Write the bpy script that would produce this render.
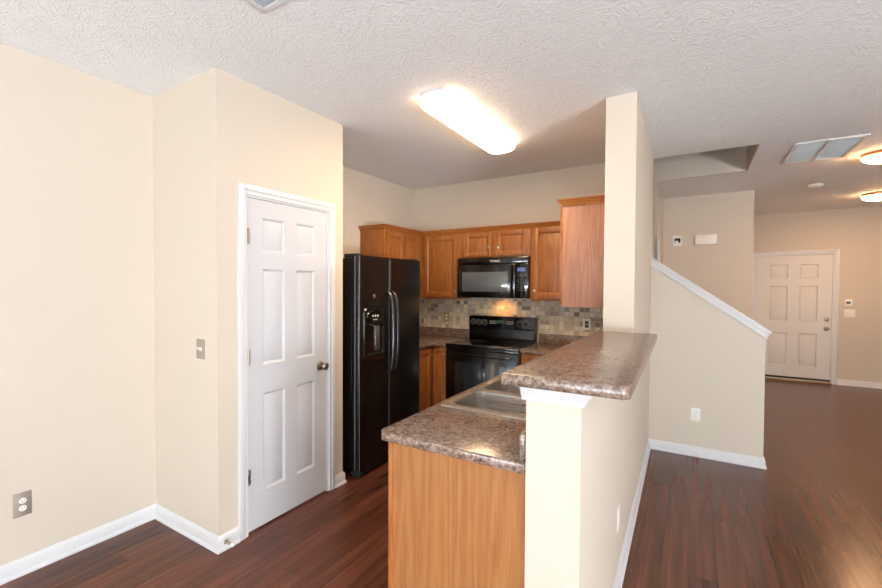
import bpy, bmesh, math, random
from math import pi, radians, sin, cos
from mathutils import Vector, Matrix
random.seed(7)
for o in list(bpy.data.objects): bpy.data.objects.remove(o)
S = bpy.context.scene
COL = S.collection

# ------------------------------------------------------------------ camera
PX_F, CX, CY = 449.635, 375.137, 296.80
cd = bpy.data.cameras.new('camera'); cam = bpy.data.objects.new('camera', cd); COL.objects.link(cam)
cd.sensor_fit = 'HORIZONTAL'; cd.sensor_width = 36.0
cd.lens = PX_F / 882 * 36
cd.shift_x = -(CX - 441) / 882
cd.shift_y = (CY - 294) / 882
cd.clip_start = .02
yaw, pit, rol = radians(35.3193), radians(-1.2879), radians(.1066)
fwd = Vector((-sin(yaw)*cos(pit), cos(yaw)*cos(pit), sin(pit)))
rt0 = Vector((cos(yaw), sin(yaw), 0)); up0 = rt0.cross(fwd)
rt = rt0*cos(rol) + up0*sin(rol); up = up0*cos(rol) - rt0*sin(rol)
M = Matrix((rt, up, -fwd)).transposed().to_4x4(); M.translation = (0, 0, 1.5)
cam.matrix_world = M
S.camera = cam

# ------------------------------------------------------------------ world, daylight, exposure
S.view_settings.view_transform = 'Standard'; S.view_settings.look = 'None'
S.view_settings.gamma = 1; S.view_settings.exposure = 0.10
S.view_settings.use_curve_mapping = False
W = bpy.data.worlds.new('world'); S.world = W; W.use_nodes = True
bg = W.node_tree.nodes['Background']; bg.inputs[0].default_value = (.80, .90, 1.0, 1); bg.inputs[1].default_value = 1.4

def area(name, loc, rot, sx, sy, watts, col):
    l = bpy.data.lights.new(name, 'AREA'); l.shape = 'RECTANGLE'; l.size = sx; l.size_y = sy
    l.energy = watts; l.color = col
    o = bpy.data.objects.new(name, l); o.location = loc; o.rotation_euler = rot; COL.objects.link(o); return o
YREAR = -4.2
DAY = (.88, .94, 1.0); FILL = (.90, .955, 1.0)
# daylight at the unseen window openings, plus added upward fill lamps for the ceiling
area('daylight_patio', (-.9, YREAR-.15, 1.15), (radians(90), 0, 0), 2.5, 2.0, 15, DAY)
area('patio_ceiling_fill', (-.9, YREAR-.20, .35), (radians(152), 0, 0), 2.5, .9, 330, FILL)  # added fill lamp, tilted up to brighten the ceiling
area('daylight_rear', (2.5, YREAR-.15, 1.45), (radians(90), 0, 0), 1.7, 1.3, 10, DAY)
area('rear_ceiling_fill', (2.5, YREAR-.20, 1.15), (radians(140), 0, 0), 1.7, .9, 140, FILL)  # added fill at the rear window, aimed up at the ceiling
area('daylight_side', (4.85, -1.3, 1.15), (radians(90), 0, radians(90)), 2.6, 1.9, 60, DAY)
area('side_ceiling_fill', (4.90, -1.3, .45), (radians(148), 0, radians(90)), 2.6, 1.2, 1300, FILL)  # strong added fill from the right, brightens ceiling and left wall

# ------------------------------------------------------------------ materials
def rgb(r, g, b):
    f = lambda c: (c/255/12.92) if c/255 <= .04045 else ((c/255+.055)/1.055)**2.4
    return (f(r), f(g), f(b), 1)
def nmat(name):
    m = bpy.data.materials.new(name); m.use_nodes = True
    nt = m.node_tree; b = nt.nodes['Principled BSDF']
    return m, nt, b
def N(nt, t, **k):
    n = nt.nodes.new(t)
    for a, v in k.items():
        if a.startswith('i_'):
            key = a[2:]; key = int(key) if key.isdigit() else key
            n.inputs[key].default_value = v
        else: setattr(n, a, v)
    return n
def simple(name, col, rough=.5, metal=0, spec=.5, coat=0, bump=0, bscale=200):
    m, nt, b = nmat(name)
    b.inputs['Base Color'].default_value = col; b.inputs['Roughness'].default_value = rough
    b.inputs['Metallic'].default_value = metal; b.inputs['Specular IOR Level'].default_value = spec
    b.inputs['Coat Weight'].default_value = coat
    # faint irregularity of the finish
    tc = N(nt, 'ShaderNodeTexCoord'); no = N(nt, 'ShaderNodeTexNoise'); no.inputs['Scale'].default_value = 6 if not bump else bscale
    nt.links.new(tc.outputs['Object'], no.inputs['Vector'])
    if bump:
        bp = N(nt, 'ShaderNodeBump'); bp.inputs['Strength'].default_value = bump; bp.inputs['Distance'].default_value = .002
        nt.links.new(no.outputs['Fac'], bp.inputs['Height']); nt.links.new(bp.outputs['Normal'], b.inputs['Normal'])
    else:
        mr = N(nt, 'ShaderNodeMapRange'); mr.inputs['To Min'].default_value = max(rough-.03, .01); mr.inputs['To Max'].default_value = rough+.03
        nt.links.new(no.outputs['Fac'], mr.inputs['Value']); nt.links.new(mr.outputs['Result'], b.inputs['Roughness'])
    return m
def emis(name, col, st, base=(1, 1, 1, 1)):
    m, nt, b = nmat(name)
    b.inputs['Base Color'].default_value = base; b.inputs['Emission Color'].default_value = col
    b.inputs['Emission Strength'].default_value = st; b.inputs['Roughness'].default_value = .4
    return m
def ramp(nt, stops):
    r = nt.nodes.new('ShaderNodeValToRGB'); e = r.color_ramp.elements
    e[0].position, e[0].color = stops[0]; e[1].position, e[1].color = stops[-1]
    for p, c in stops[1:-1]:
        x = e.new(p); x.color = c
    return r

WALLC = rgb(208, 197, 182)
def wall_mat():
    m, nt, b = nmat('wall_paint'); L = nt.links.new
    tc = N(nt, 'ShaderNodeTexCoord')
    n = N(nt, 'ShaderNodeTexNoise'); n.inputs['Scale'].default_value = 90; n.inputs['Detail'].default_value = 4
    L(tc.outputs['Object'], n.inputs['Vector'])
    b.inputs['Base Color'].default_value = WALLC; b.inputs['Roughness'].default_value = .6
    b.inputs['Specular IOR Level'].default_value = .35
    bp = N(nt, 'ShaderNodeBump'); bp.inputs['Strength'].default_value = .12; bp.inputs['Distance'].default_value = .002
    L(n.outputs['Fac'], bp.inputs['Height']); L(bp.outputs['Normal'], b.inputs['Normal'])
    return m
def ceil_mat():
    m, nt, b = nmat('textured_ceiling'); L = nt.links.new
    tc = N(nt, 'ShaderNodeTexCoord')
    n1 = N(nt, 'ShaderNodeTexNoise'); n1.inputs['Scale'].default_value = 7; n1.inputs['Detail'].default_value = 2.5; n1.inputs['Distortion'].default_value = 3.0
    n2 = N(nt, 'ShaderNodeTexNoise'); n2.inputs['Scale'].default_value = 22; n2.inputs['Detail'].default_value = 4; n2.inputs['Distortion'].default_value = 1.6
    L(tc.outputs['Object'], n1.inputs['Vector']); L(tc.outputs['Object'], n2.inputs['Vector'])
    r1 = ramp(nt, [(.44, (0, 0, 0, 1)), (.50, (1, 1, 1, 1)), (.56, (0, 0, 0, 1))]); r2 = ramp(nt, [(.46, (0, 0, 0, 1)), (.52, (1, 1, 1, 1)), (.60, (.3, .3, .3, 1))])
    L(n1.outputs['Fac'], r1.inputs['Fac']); L(n2.outputs['Fac'], r2.inputs['Fac'])
    mx = N(nt, 'ShaderNodeMix', data_type='FLOAT'); mx.inputs[0].default_value = .4
    L(r1.outputs['Color'], mx.inputs[2]); L(r2.outputs['Color'], mx.inputs[3])
    bp = N(nt, 'ShaderNodeBump'); bp.inputs['Strength'].default_value = .7; bp.inputs['Distance'].default_value = .006
    L(mx.outputs[0], bp.inputs['Height']); L(bp.outputs['Normal'], b.inputs['Normal'])
    b.inputs['Base Color'].default_value = rgb(243, 244, 245); b.inputs['Roughness'].default_value = .7
    b.inputs['Specular IOR Level'].default_value = .3
    return m
def floor_mat():
    m, nt, b = nmat('dark_laminate_floor'); L = nt.links.new
    tc = N(nt, 'ShaderNodeTexCoord')
    mp = N(nt, 'ShaderNodeMapping'); mp.inputs['Rotation'].default_value = (0, 0, radians(90))
    L(tc.outputs['Object'], mp.inputs['Vector'])
    br = N(nt, 'ShaderNodeTexBrick'); br.offset = .37; br.inputs['Scale'].default_value = 1
    br.inputs['Brick Width'].default_value = 1.2; br.inputs['Row Height'].default_value = .125
    br.inputs['Mortar Size'].default_value = .0012; br.inputs['Mortar Smooth'].default_value = .3; br.inputs['Bias'].default_value = 0
    br.inputs['Color1'].default_value = (0, 0, 0, 1); br.inputs['Color2'].default_value = (1, 1, 1, 1); br.inputs['Mortar'].default_value = (.3, .3, .3, 1)
    L(mp.outputs['Vector'], br.inputs['Vector'])
    # grain along Y; each plank shifts it by its own amount
    sc = N(nt, 'ShaderNodeVectorMath', operation='MULTIPLY'); sc.inputs[1].default_value = (30, 1.1, 1)
    L(tc.outputs['Object'], sc.inputs[0])
    ad = N(nt, 'ShaderNodeVectorMath', operation='MULTIPLY_ADD'); ad.inputs[1].default_value = (7, 9, 5)
    L(br.outputs['Color'], ad.inputs[0]); L(sc.outputs[0], ad.inputs[2])
    g = N(nt, 'ShaderNodeTexNoise'); g.inputs['Scale'].default_value = 1; g.inputs['Detail'].default_value = 4; g.inputs['Distortion'].default_value = .35
    L(ad.outputs[0], g.inputs['Vector'])
    sc2 = N(nt, 'ShaderNodeVectorMath', operation='MULTIPLY'); sc2.inputs[1].default_value = (90, 1.2, 1)
    L(tc.outputs['Object'], sc2.inputs[0])
    g2 = N(nt, 'ShaderNodeTexNoise'); g2.inputs['Scale'].default_value = 1; g2.inputs['Detail'].default_value = 3
    L(sc2.outputs[0], g2.inputs['Vector'])
    a1 = N(nt, 'ShaderNodeMath', operation='MULTIPLY'); a1.inputs[1].default_value = .15; L(br.outputs['Color'], a1.inputs[0])
    a2 = N(nt, 'ShaderNodeMath', operation='MULTIPLY_ADD'); a2.inputs[1].default_value = .62; L(g.outputs['Fac'], a2.inputs[0]); L(a1.outputs[0], a2.inputs[2])
    a3 = N(nt, 'ShaderNodeMath', operation='MULTIPLY_ADD'); a3.inputs[1].default_value = .22; L(g2.outputs['Fac'], a3.inputs[0]); L(a2.outputs[0], a3.inputs[2])
    cr = ramp(nt, [(.28, rgb(60, 33, 24)), (.46, rgb(84, 48, 36)), (.58, rgb(98, 57, 42)), (.76, rgb(118, 71, 53))])
    L(a3.outputs[0], cr.inputs['Fac'])
    mm = N(nt, 'ShaderNodeMix', data_type='RGBA'); mm.inputs[7].default_value = rgb(30, 14, 9)
    mf = N(nt, 'ShaderNodeMath', operation='MULTIPLY'); mf.inputs[1].default_value = .6; L(br.outputs['Fac'], mf.inputs[0])
    L(mf.outputs[0], mm.inputs[0]); L(cr.outputs['Color'], mm.inputs[6]); L(mm.outputs[2], b.inputs['Base Color'])
    rr = N(nt, 'ShaderNodeMapRange'); rr.inputs['To Min'].default_value = .20; rr.inputs['To Max'].default_value = .27
    L(g2.outputs['Fac'], rr.inputs['Value']); L(rr.outputs['Result'], b.inputs['Roughness'])
    b.inputs['Specular IOR Level'].default_value = .3
    return m
def oak(name, c_dark, c_mid, c_light, rough=.38, along='Z', scale=1.0):
    m, nt, b = nmat(name); L = nt.links.new
    tc = N(nt, 'ShaderNodeTexCoord')
    s = {'Z': (9, 9, .75), 'X': (.75, 9, 9), 'Y': (9, .75, 9)}[along]
    sc = N(nt, 'ShaderNodeVectorMath', operation='MULTIPLY'); sc.inputs[1].default_value = tuple(v*scale for v in s)
    L(tc.outputs['Object'], sc.inputs[0])
    n = N(nt, 'ShaderNodeTexNoise'); n.inputs['Scale'].default_value = 1; n.inputs['Detail'].default_value = 2; n.inputs['Distortion'].default_value = .4
    L(sc.outputs[0], n.inputs['Vector'])
    mu = N(nt, 'ShaderNodeMath', operation='MULTIPLY'); mu.inputs[1].default_value = 60; L(n.outputs['Fac'], mu.inputs[0])
    si = N(nt, 'ShaderNodeMath', operation='SINE'); L(mu.outputs[0], si.inputs[0])
    fs = {'Z': (170, 170, 6), 'X': (6, 170, 170), 'Y': (170, 6, 170)}[along]
    sf = N(nt, 'ShaderNodeVectorMath', operation='MULTIPLY'); sf.inputs[1].default_value = fs; L(tc.outputs['Object'], sf.inputs[0])
    nf = N(nt, 'ShaderNodeTexNoise'); nf.inputs['Scale'].default_value = 1; nf.inputs['Detail'].default_value = 4; L(sf.outputs[0], nf.inputs['Vector'])
    a = N(nt, 'ShaderNodeMath', operation='MULTIPLY_ADD'); a.inputs[1].default_value = .065; a.inputs[2].default_value = .25; L(si.outputs[0], a.inputs[0])
    c = N(nt, 'ShaderNodeMath', operation='MULTIPLY_ADD'); c.inputs[1].default_value = .5; L(nf.outputs['Fac'], c.inputs[0]); L(a.outputs[0], c.inputs[2])
    cr = ramp(nt, [(.25, c_dark), (.5, c_mid), (.72, c_light)]); L(c.outputs[0], cr.inputs['Fac'])
    L(cr.outputs['Color'], b.inputs['Base Color'])
    b.inputs['Roughness'].default_value = rough; b.inputs['Specular IOR Level'].default_value = .4
    return m
def laminate():
    m, nt, b = nmat('mottled_laminate'); L = nt.links.new
    tc = N(nt, 'ShaderNodeTexCoord')
    n0 = N(nt, 'ShaderNodeTexNoise'); n0.inputs['Scale'].default_value = 22; n0.inputs['Detail'].default_value = 5; n0.inputs['Roughness'].default_value = .7; n0.inputs['Distortion'].default_value = 1.5
    n1 = N(nt, 'ShaderNodeTexNoise'); n1.inputs['Scale'].default_value = 60; n1.inputs['Detail'].default_value = 3; n1.inputs['Distortion'].default_value = 1
    L(tc.outputs['Object'], n0.inputs['Vector']); L(tc.outputs['Object'], n1.inputs['Vector'])
    r0 = ramp(nt, [(.34, rgb(58, 44, 39)), (.44, rgb(108, 86, 74)), (.55, rgb(146, 122, 107)), (.66, rgb(108, 102, 107))])
    L(n0.outputs['Fac'], r0.inputs['Fac'])
    r1 = ramp(nt, [(.40, rgb(44, 36, 36)), (.48, rgb(112, 90, 77)), (.60, rgb(160, 144, 133))])
    L(n1.outputs['Fac'], r1.inputs['Fac'])
    mx = N(nt, 'ShaderNodeMix', data_type='RGBA'); mx.inputs[0].default_value = .45
    L(r0.outputs['Color'], mx.inputs[6]); L(r1.outputs['Color'], mx.inputs[7]); L(mx.outputs[2], b.inputs['Base Color'])
    b.inputs['Roughness'].default_value = .22; b.inputs['Specular IOR Level'].default_value = .55
    return m
def tile_mat():
    m, nt, b = nmat('tumbled_mosaic_tile'); L = nt.links.new
    tc = N(nt, 'ShaderNodeTexCoord')
    sep = N(nt, 'ShaderNodeSeparateXYZ'); L(tc.outputs['Object'], sep.inputs[0])
    def mth(op, a, bb=None):
        x = N(nt, 'ShaderNodeMath', operation=op)
        if hasattr(a, 'is_output'): L(a, x.inputs[0])
        else: x.inputs[0].default_value = a
        if bb is not None:
            if hasattr(bb, 'is_output'): L(bb, x.inputs[1])
            else: x.inputs[1].default_value = bb
        return x.outputs[0]
    T = .048
    h = mth('ADD', sep.outputs['X'], sep.outputs['Y'])
    u = mth('DIVIDE', h, T); v = mth('DIVIDE', sep.outputs['Z'], T)
    fu, fv = mth('FRACT', u), mth('FRACT', v); cu, cv = mth('FLOOR', u), mth('FLOOR', v)
    du = mth('ABSOLUTE', mth('SUBTRACT', fu, .5)); dv = mth('ABSOLUTE', mth('SUBTRACT', fv, .5))
    d = mth('MAXIMUM', du, dv)
    g = N(nt, 'ShaderNodeMapRange', interpolation_type='SMOOTHSTEP'); g.inputs['From Min'].default_value = .43; g.inputs['From Max'].default_value = .475
    L(d, g.inputs['Value'])
    cb = N(nt, 'ShaderNodeCombineXYZ'); L(cu, cb.inputs[0]); L(cv, cb.inputs[1])
    wn = N(nt, 'ShaderNodeTexWhiteNoise', noise_dimensions='2D'); L(cb.outputs[0], wn.inputs['Vector'])
    cr = ramp(nt, [(0, rgb(138, 124, 112)), (.07, rgb(166, 148, 130)), (.16, rgb(200, 182, 154)), (.42, rgb(218, 204, 176)), (.7, rgb(228, 216, 192)), (.88, rgb(184, 162, 136)), (.94, rgb(200, 192, 182))])
    cr.color_ramp.interpolation = 'CONSTANT'
    L(wn.outputs['Value'], cr.inputs['Fac'])
    no = N(nt, 'ShaderNodeTexNoise'); no.inputs['Scale'].default_value = 60; no.inputs['Detail'].default_value = 4; L(tc.outputs['Object'], no.inputs['Vector'])
    ov = N(nt, 'ShaderNodeMix', data_type='RGBA', blend_type='OVERLAY'); ov.inputs[0].default_value = .5
    L(cr.outputs['Color'], ov.inputs[6]); L(no.outputs['Color'], ov.inputs[7])
    hs = N(nt, 'ShaderNodeHueSaturation'); hs.inputs['Saturation'].default_value = 1.05; L(ov.outputs[2], hs.inputs['Color'])
    mx = N(nt, 'ShaderNodeMix', data_type='RGBA'); mx.inputs[7].default_value = rgb(190, 178, 160)
    L(g.outputs['Result'], mx.inputs[0]); L(hs.outputs['Color'], mx.inputs[6]); L(mx.outputs[2], b.inputs['Base Color'])
    bp = N(nt, 'ShaderNodeBump', invert=True); bp.inputs['Strength'].default_value = .5; bp.inputs['Distance'].default_value = .002
    L(g.outputs['Result'], bp.inputs['Height']); L(bp.outputs['Normal'], b.inputs['Normal'])
    b.inputs['Roughness'].default_value = .45
    return m
def steel():
    m, nt, b = nmat('brushed_steel'); L = nt.links.new
    tc = N(nt, 'ShaderNodeTexCoord'); sc = N(nt, 'ShaderNodeVectorMath', operation='MULTIPLY'); sc.inputs[1].default_value = (8, 300, 300)
    L(tc.outputs['Object'], sc.inputs[0]); n = N(nt, 'ShaderNodeTexNoise'); n.inputs['Scale'].default_value = 1; L(sc.outputs[0], n.inputs['Vector'])
    mr = N(nt, 'ShaderNodeMapRange'); mr.inputs['To Min'].default_value = .22; mr.inputs['To Max'].default_value = .34
    L(n.outputs['Fac'], mr.inputs['Value']); L(mr.outputs['Result'], b.inputs['Roughness'])
    b.inputs['Base Color'].default_value = rgb(196, 194, 192); b.inputs['Metallic'].default_value = 1
    return m

M_wall, M_ceil, M_floor = wall_mat(), ceil_mat(), floor_mat()
M_oak = oak('honey_oak', rgb(112, 62, 24), rgb(150, 90, 40), rgb(174, 114, 58))
M_oakh = oak('honey_oak_rail', rgb(112, 62, 24), rgb(150, 90, 40), rgb(174, 114, 58), along='X')
M_oakhy = oak('honey_oak_rail_side', rgb(112, 62, 24), rgb(150, 90, 40), rgb(174, 114, 58), along='Y')
M_oakp = oak('peninsula_oak', rgb(122, 74, 38), rgb(152, 100, 56), rgb(168, 118, 72), rough=.42, scale=.55)
M_oaks = oak('daylit_oak_side', rgb(136, 92, 70), rgb(162, 116, 92), rgb(176, 132, 108), rough=.42, scale=.8)  # pinkish tint of daylight put into the oak colour
M_lam, M_tile, M_steel = laminate(), tile_mat(), steel()
M_white = simple('white_trim_paint', rgb(218, 218, 220), .32)
M_door = simple('white_door_paint', rgb(202, 204, 209), .38)
M_entry = simple('entry_door_paint', rgb(218, 216, 212), .4)
M_black = simple('gloss_black_enamel', rgb(13, 12, 13), .16, spec=.6)
M_blackt = simple('textured_black_enamel', rgb(16, 15, 16), .24, spec=.5, bump=.12, bscale=500)
M_blackm = simple('matte_black_plastic', rgb(20, 20, 21), .5)
M_glassk = simple('black_glass', rgb(8, 8, 9), .05, spec=.7)
M_window = simple('oven_window_glass', rgb(38, 40, 44), .04, spec=.9)
M_mwin = simple('microwave_window_glass', rgb(84, 90, 94), .06, spec=.9)
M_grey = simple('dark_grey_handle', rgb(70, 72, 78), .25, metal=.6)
M_trimg = simple('grey_door_edge', rgb(120, 122, 128), .3, metal=.5)
M_nickel = simple('satin_nickel', rgb(170, 162, 152), .28, metal=1)
M_plate = simple('metal_wall_plate', rgb(158, 146, 134), .4, metal=.2)
M_brass = simple('brass_plate', rgb(186, 156, 100), .4, metal=.3)
M_plast = simple('white_plastic', rgb(240, 238, 232), .35)
M_slot = simple('outlet_slot', rgb(60, 56, 52), .6)
M_filter = simple('grey_vent_filter', rgb(226, 230, 230), .8, bump=.3, bscale=300)
M_slat = simple('grey_vent_slat', rgb(196, 204, 212), .5)
M_screen = simple('dark_display', rgb(40, 44, 60), .15)
M_silver = simple('silver_badge', rgb(200, 196, 190), .25, metal=1)
M_copper = simple('badge_copper', rgb(190, 150, 120), .35, metal=.8)
M_label = simple('printed_white_mark', rgb(190, 190, 190), .5)
M_ring = simple('burner_ring_print', rgb(62, 60, 62), .2)
M_thresh = simple('threshold_brass', rgb(170, 140, 96), .35, metal=.7)
M_dark = simple('door_sweep', rgb(30, 22, 18), .6)
M_carpet = simple('beige_carpet', rgb(176, 158, 134), .95, bump=.6, bscale=400)
M_out = simple('patio_concrete', rgb(170, 165, 158), .9)
M_green = emis('green_clock_digits', (.15, 1, .3, 1), .03, rgb(30, 44, 26))
M_blue = emis('blue_clock_digits', (.35, .45, 1, 1), .25, rgb(30, 34, 60))
M_tube = emis('lit_acrylic_diffuser', (1.0, .70, .42, 1), 8)
M_globe = emis('lit_glass_bowl', (1.0, .56, .26, 1), 35)
M_bulb = emis('lit_hood_lens', (1.0, .60, .24, 1), 15)
M_copf = simple('copper_lamp_rim', rgb(190, 130, 90), .3, metal=1)
mg, ntg, bgn = nmat('clear_glass'); bgn.inputs['Transmission Weight'].default_value = 1; bgn.inputs['Roughness'].default_value = 0; bgn.inputs['IOR'].default_value = 1.02
M_glass = mg

# ------------------------------------------------------------------ mesh helpers
class MB:
    def __init__(s, xf=None): s.bm = bmesh.new(); s.xf = xf
    def _add(s, tmp):
        if s.xf:
            for v in tmp.verts: v.co = Vector(s.xf(*v.co))
        me = bpy.data.meshes.new('tmp'); tmp.to_mesh(me); tmp.free(); s.bm.from_mesh(me); bpy.data.meshes.remove(me)
        return s
    def box(s, x0, x1, y0, y1, z0, z1, bev=0, seg=2):
        t = bmesh.new(); bmesh.ops.create_cube(t, size=1)
        for v in t.verts: v.co = Vector(((x0+x1)/2+v.co.x*(x1-x0), (y0+y1)/2+v.co.y*(y1-y0), (z0+z1)/2+v.co.z*(z1-z0)))
        if bev: bmesh.ops.bevel(t, geom=list(t.edges), offset=bev, segments=seg, profile=.5, affect='EDGES', clamp_overlap=True)
        return s._add(t)
    def frus(s, a, b, c, d, w0, w1, inset):      # raised panel: rect (a..b, c..d) at height w0, inset rect at w1 (x, z, y=w)
        t = bmesh.new()
        lo = [t.verts.new((x, w0, z)) for x, z in ((a, c), (b, c), (b, d), (a, d))]
        hi = [t.verts.new((x, w1, z)) for x, z in ((a+inset, c+inset), (b-inset, c+inset), (b-inset, d-inset), (a+inset, d-inset))]
        t.faces.new(hi)
        for i in range(4): t.faces.new((lo[i], lo[(i+1) % 4], hi[(i+1) % 4], hi[i]))
        return s._add(t)
    def prism(s, pts, axis, a, b, bev=0):
        t = bmesh.new()
        def P(u, v, w): return {'X': (w, u, v), 'Y': (u, w, v), 'Z': (u, v, w)}[axis]
        A = [t.verts.new(P(u, v, a)) for u, v in pts]; B = [t.verts.new(P(u, v, b)) for u, v in pts]
        t.faces.new(A); t.faces.new(B[::-1]); n = len(pts)
        for i in range(n): t.faces.new((A[i], B[i], B[(i+1) % n], A[(i+1) % n]))
        bmesh.ops.recalc_face_normals(t, faces=t.faces)
        if bev: bmesh.ops.bevel(t, geom=list(t.edges), offset=bev, segments=3, profile=.5, affect='EDGES', clamp_overlap=True)
        return s._add(t)
    def cyl(s, p0, p1, r, seg=20, r2=None):
        p0, p1 = Vector(p0), Vector(p1); t = bmesh.new()
        bmesh.ops.create_cone(t, cap_ends=True, segments=seg, radius1=r, radius2=r if r2 is None else r2, depth=(p1-p0).length)
        q = Vector((0, 0, 1)).rotation_difference((p1-p0).normalized())
        bmesh.ops.transform(t, matrix=Matrix.Translation((p0+p1)/2) @ q.to_matrix().to_4x4(), verts=t.verts)
        return s._add(t)
    def lathe(s, prof, o, axis, seg=24):         # prof: (radius, height) along axis from o
        t = bmesh.new(); q = Vector((0, 0, 1)).rotation_difference(Vector(axis).normalized()); o = Vector(o); rings = []
        for r, h in prof:
            if r < 1e-6: rings.append([t.verts.new(o+q @ Vector((0, 0, h)))])
            else: rings.append([t.verts.new(o+q @ Vector((r*cos(2*pi*i/seg), r*sin(2*pi*i/seg), h))) for i in range(seg)])
        for A, B in zip(rings, rings[1:]):
            for i in range(seg):
                j = (i+1) % seg; vs = []
                for v in (A[i % len(A)], A[j % len(A)], B[j % len(B)], B[i % len(B)]):
                    if v not in vs: vs.append(v)
                if len(vs) > 2: t.faces.new(vs)
        bmesh.ops.recalc_face_normals(t, faces=t.faces)
        return s._add(t)
    def tube(s, pts, r, seg=10, ry=None):
        t = bmesh.new(); pts = [Vector(p) for p in pts]; rings = []; ry = ry or r
        for i, p in enumerate(pts):
            d = (pts[min(i+1, len(pts)-1)]-pts[max(i-1, 0)]).normalized()
            a = d.cross(Vector((0, 1, 0))) if abs(d.y) < .9 else d.cross(Vector((1, 0, 0))); a.normalize(); b = d.cross(a)
            rings.append([t.verts.new(p+a*r*cos(2*pi*k/seg)+b*ry*sin(2*pi*k/seg)) for k in range(seg)])
        for A, B in zip(rings, rings[1:]):
            for k in range(seg): t.faces.new((A[k], A[(k+1) % seg], B[(k+1) % seg], B[k]))
        t.faces.new(rings[0]); t.faces.new(rings[-1][::-1]); bmesh.ops.recalc_face_normals(t, faces=t.faces)
        return s._add(t)
    def sweep(s, path, prof, side=1):            # prof (offset from wall, z), path 2-D, mitred corners, closed profile
        t = bmesh.new(); path = [Vector(p) for p in path]; n = len(path); rings = []
        def nrm(a, b): d = (b-a).normalized(); return Vector((d.y, -d.x))*side
        for i, p in enumerate(path):
            if i == 0: m = nrm(path[0], path[1])
            elif i == n-1: m = nrm(path[-2], path[-1])
            else:
                a, b = nrm(path[i-1], p), nrm(p, path[i+1]); m = (a+b)/(1+a.dot(b))
            rings.append([t.verts.new((p.x+m.x*d, p.y+m.y*d, z)) for d, z in prof])
        k = len(prof)
        for A, B in zip(rings, rings[1:]):
            for i in range(k): t.faces.new((A[i], A[(i+1) % k], B[(i+1) % k], B[i]))
        t.faces.new(rings[0]); t.faces.new(rings[-1][::-1]); bmesh.ops.recalc_face_normals(t, faces=t.faces)
        return s._add(t)
    def build(s, name, mat, parent=None, label=None, smooth=True):
        me = bpy.data.meshes.new(name); base = Vector((0, 0, 0))
        p = parent
        while p is not None: base += p.location; p = p.parent
        if s.xf and getattr(s.xf, 'flip', False): bmesh.ops.reverse_faces(s.bm, faces=s.bm.faces)
        bmesh.ops.translate(s.bm, vec=-base, verts=s.bm.verts)
        s.bm.to_mesh(me); s.bm.free()
        if smooth:
            for f in me.polygons: f.use_smooth = True
            me.set_sharp_from_angle(angle=radians(32))
        me.materials.append(mat)
        o = bpy.data.objects.new(name, me); COL.objects.link(o)
        if parent: o.parent = parent
        if label: o['label'] = label
        return o
def thing(name, loc, label, cat, group=None, kind=None):
    o = bpy.data.objects.new(name, None); o.empty_display_size = .1; o.location = loc; COL.objects.link(o)
    return tag(o, label, cat, group, kind)
def tag(o, label=None, cat=None, group=None, kind=None):
    for k, v in (('label', label), ('category', cat), ('group', group), ('kind', kind)):
        if v: o[k] = v
    return o
def struct(o, label=None, cat=None):
    o['kind'] = 'structure'
    return tag(o, label, cat)

# ------------------------------------------------------------------ room dimensions (metres)
C = 2.71
XL, Y1, X2, Y3, X4, YB = -2.835, 1.54, -2.171, 2.6385, -2.889, 4.88
XW0, XW1, YC = -.476, -.303, 3.226           # full-height wall with the free end
XE = -.327                                  # divider face at the stairs
HW0, HW1, HF = -.448, -.279, 1.50           # free end of the half wall
KX = .49                                    # end of stair knee wall
Y8, X8, Y9 = 7.30, .60, 9.77
YR, XR = YREAR, 4.6
WX = -.35; SY = 6.07                        # stair hall side

# ------------------------------------------------------------------ big structure
m = MB(); m.box(-4.2, XR+.15, YR-.15, Y9+.15, -.12, 0)
struct(m.build('floor', M_floor, smooth=False), 'dark brown wood-look laminate plank floor', 'floor')
m = MB(); T = .22
m.box(-4.2, XR+.15, YR-.15, YB+.115, C, C+T); m.box(.44, XR+.15, YB+.115, Y9+.15, C, C+T)
m.box(WX, .44, SY+.03, Y9+.15, C, C+T)
struct(m.build('ceiling', M_ceil, smooth=False), 'white textured ceiling', 'ceiling')
def wall(name, boxes, label='beige painted wall', mat=None):
    m = MB()
    for b in boxes: m.box(*b)
    return struct(m.build(name, mat or M_wall, smooth=False), label, 'wall')
wall('wall_left', [(XL-.12, XL, YR, Y1+.12, 0, C)], 'pale cream wall on the far left')
wall('wall_pantry_side', [(XL, X2, Y1, Y1+.115, 0, C)], 'narrow cream wall of the pantry facing the camera')
DY0, DY1, DH = 1.735, 2.475, 2.045
wall('wall_pantry_front', [(X2-.115, X2, Y1+.115, DY0, 0, C), (X2-.115, X2, DY1, Y3, 0, C), (X2-.115, X2, DY0, DY1, DH, C)], 'beige wall around the pantry door')
wall('wall_pantry_back', [(X4, X2-.115, Y3-.115, Y3, 0, C)])
wall('wall_kitchen_left', [(X4-.12, X4, Y3-.115, YB, 0, C)])
wall('wall_kitchen_back', [(X4-.12, XW0, YB, YB+.115, 0, C)])
m = MB(); m.prism([(XW0, YC), (XW1, YC), (XE, YB+.115), (XW0, YB+.115)], 'Z', 0, C)
struct(m.build('wall_divider', M_wall, smooth=False), 'full-height wall end standing behind the raised bar', 'wall')
# half wall: its free end stands a touch further right than its root
m = MB(); m.prism([(HW0, HF), (HW1, HF), (XW1, YC), (XW0, YC)], 'Z', 0, 1.175)
struct(m.build('wall_half', M_wall, smooth=False), 'cream half wall carrying the raised bar', 'wall')
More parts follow.
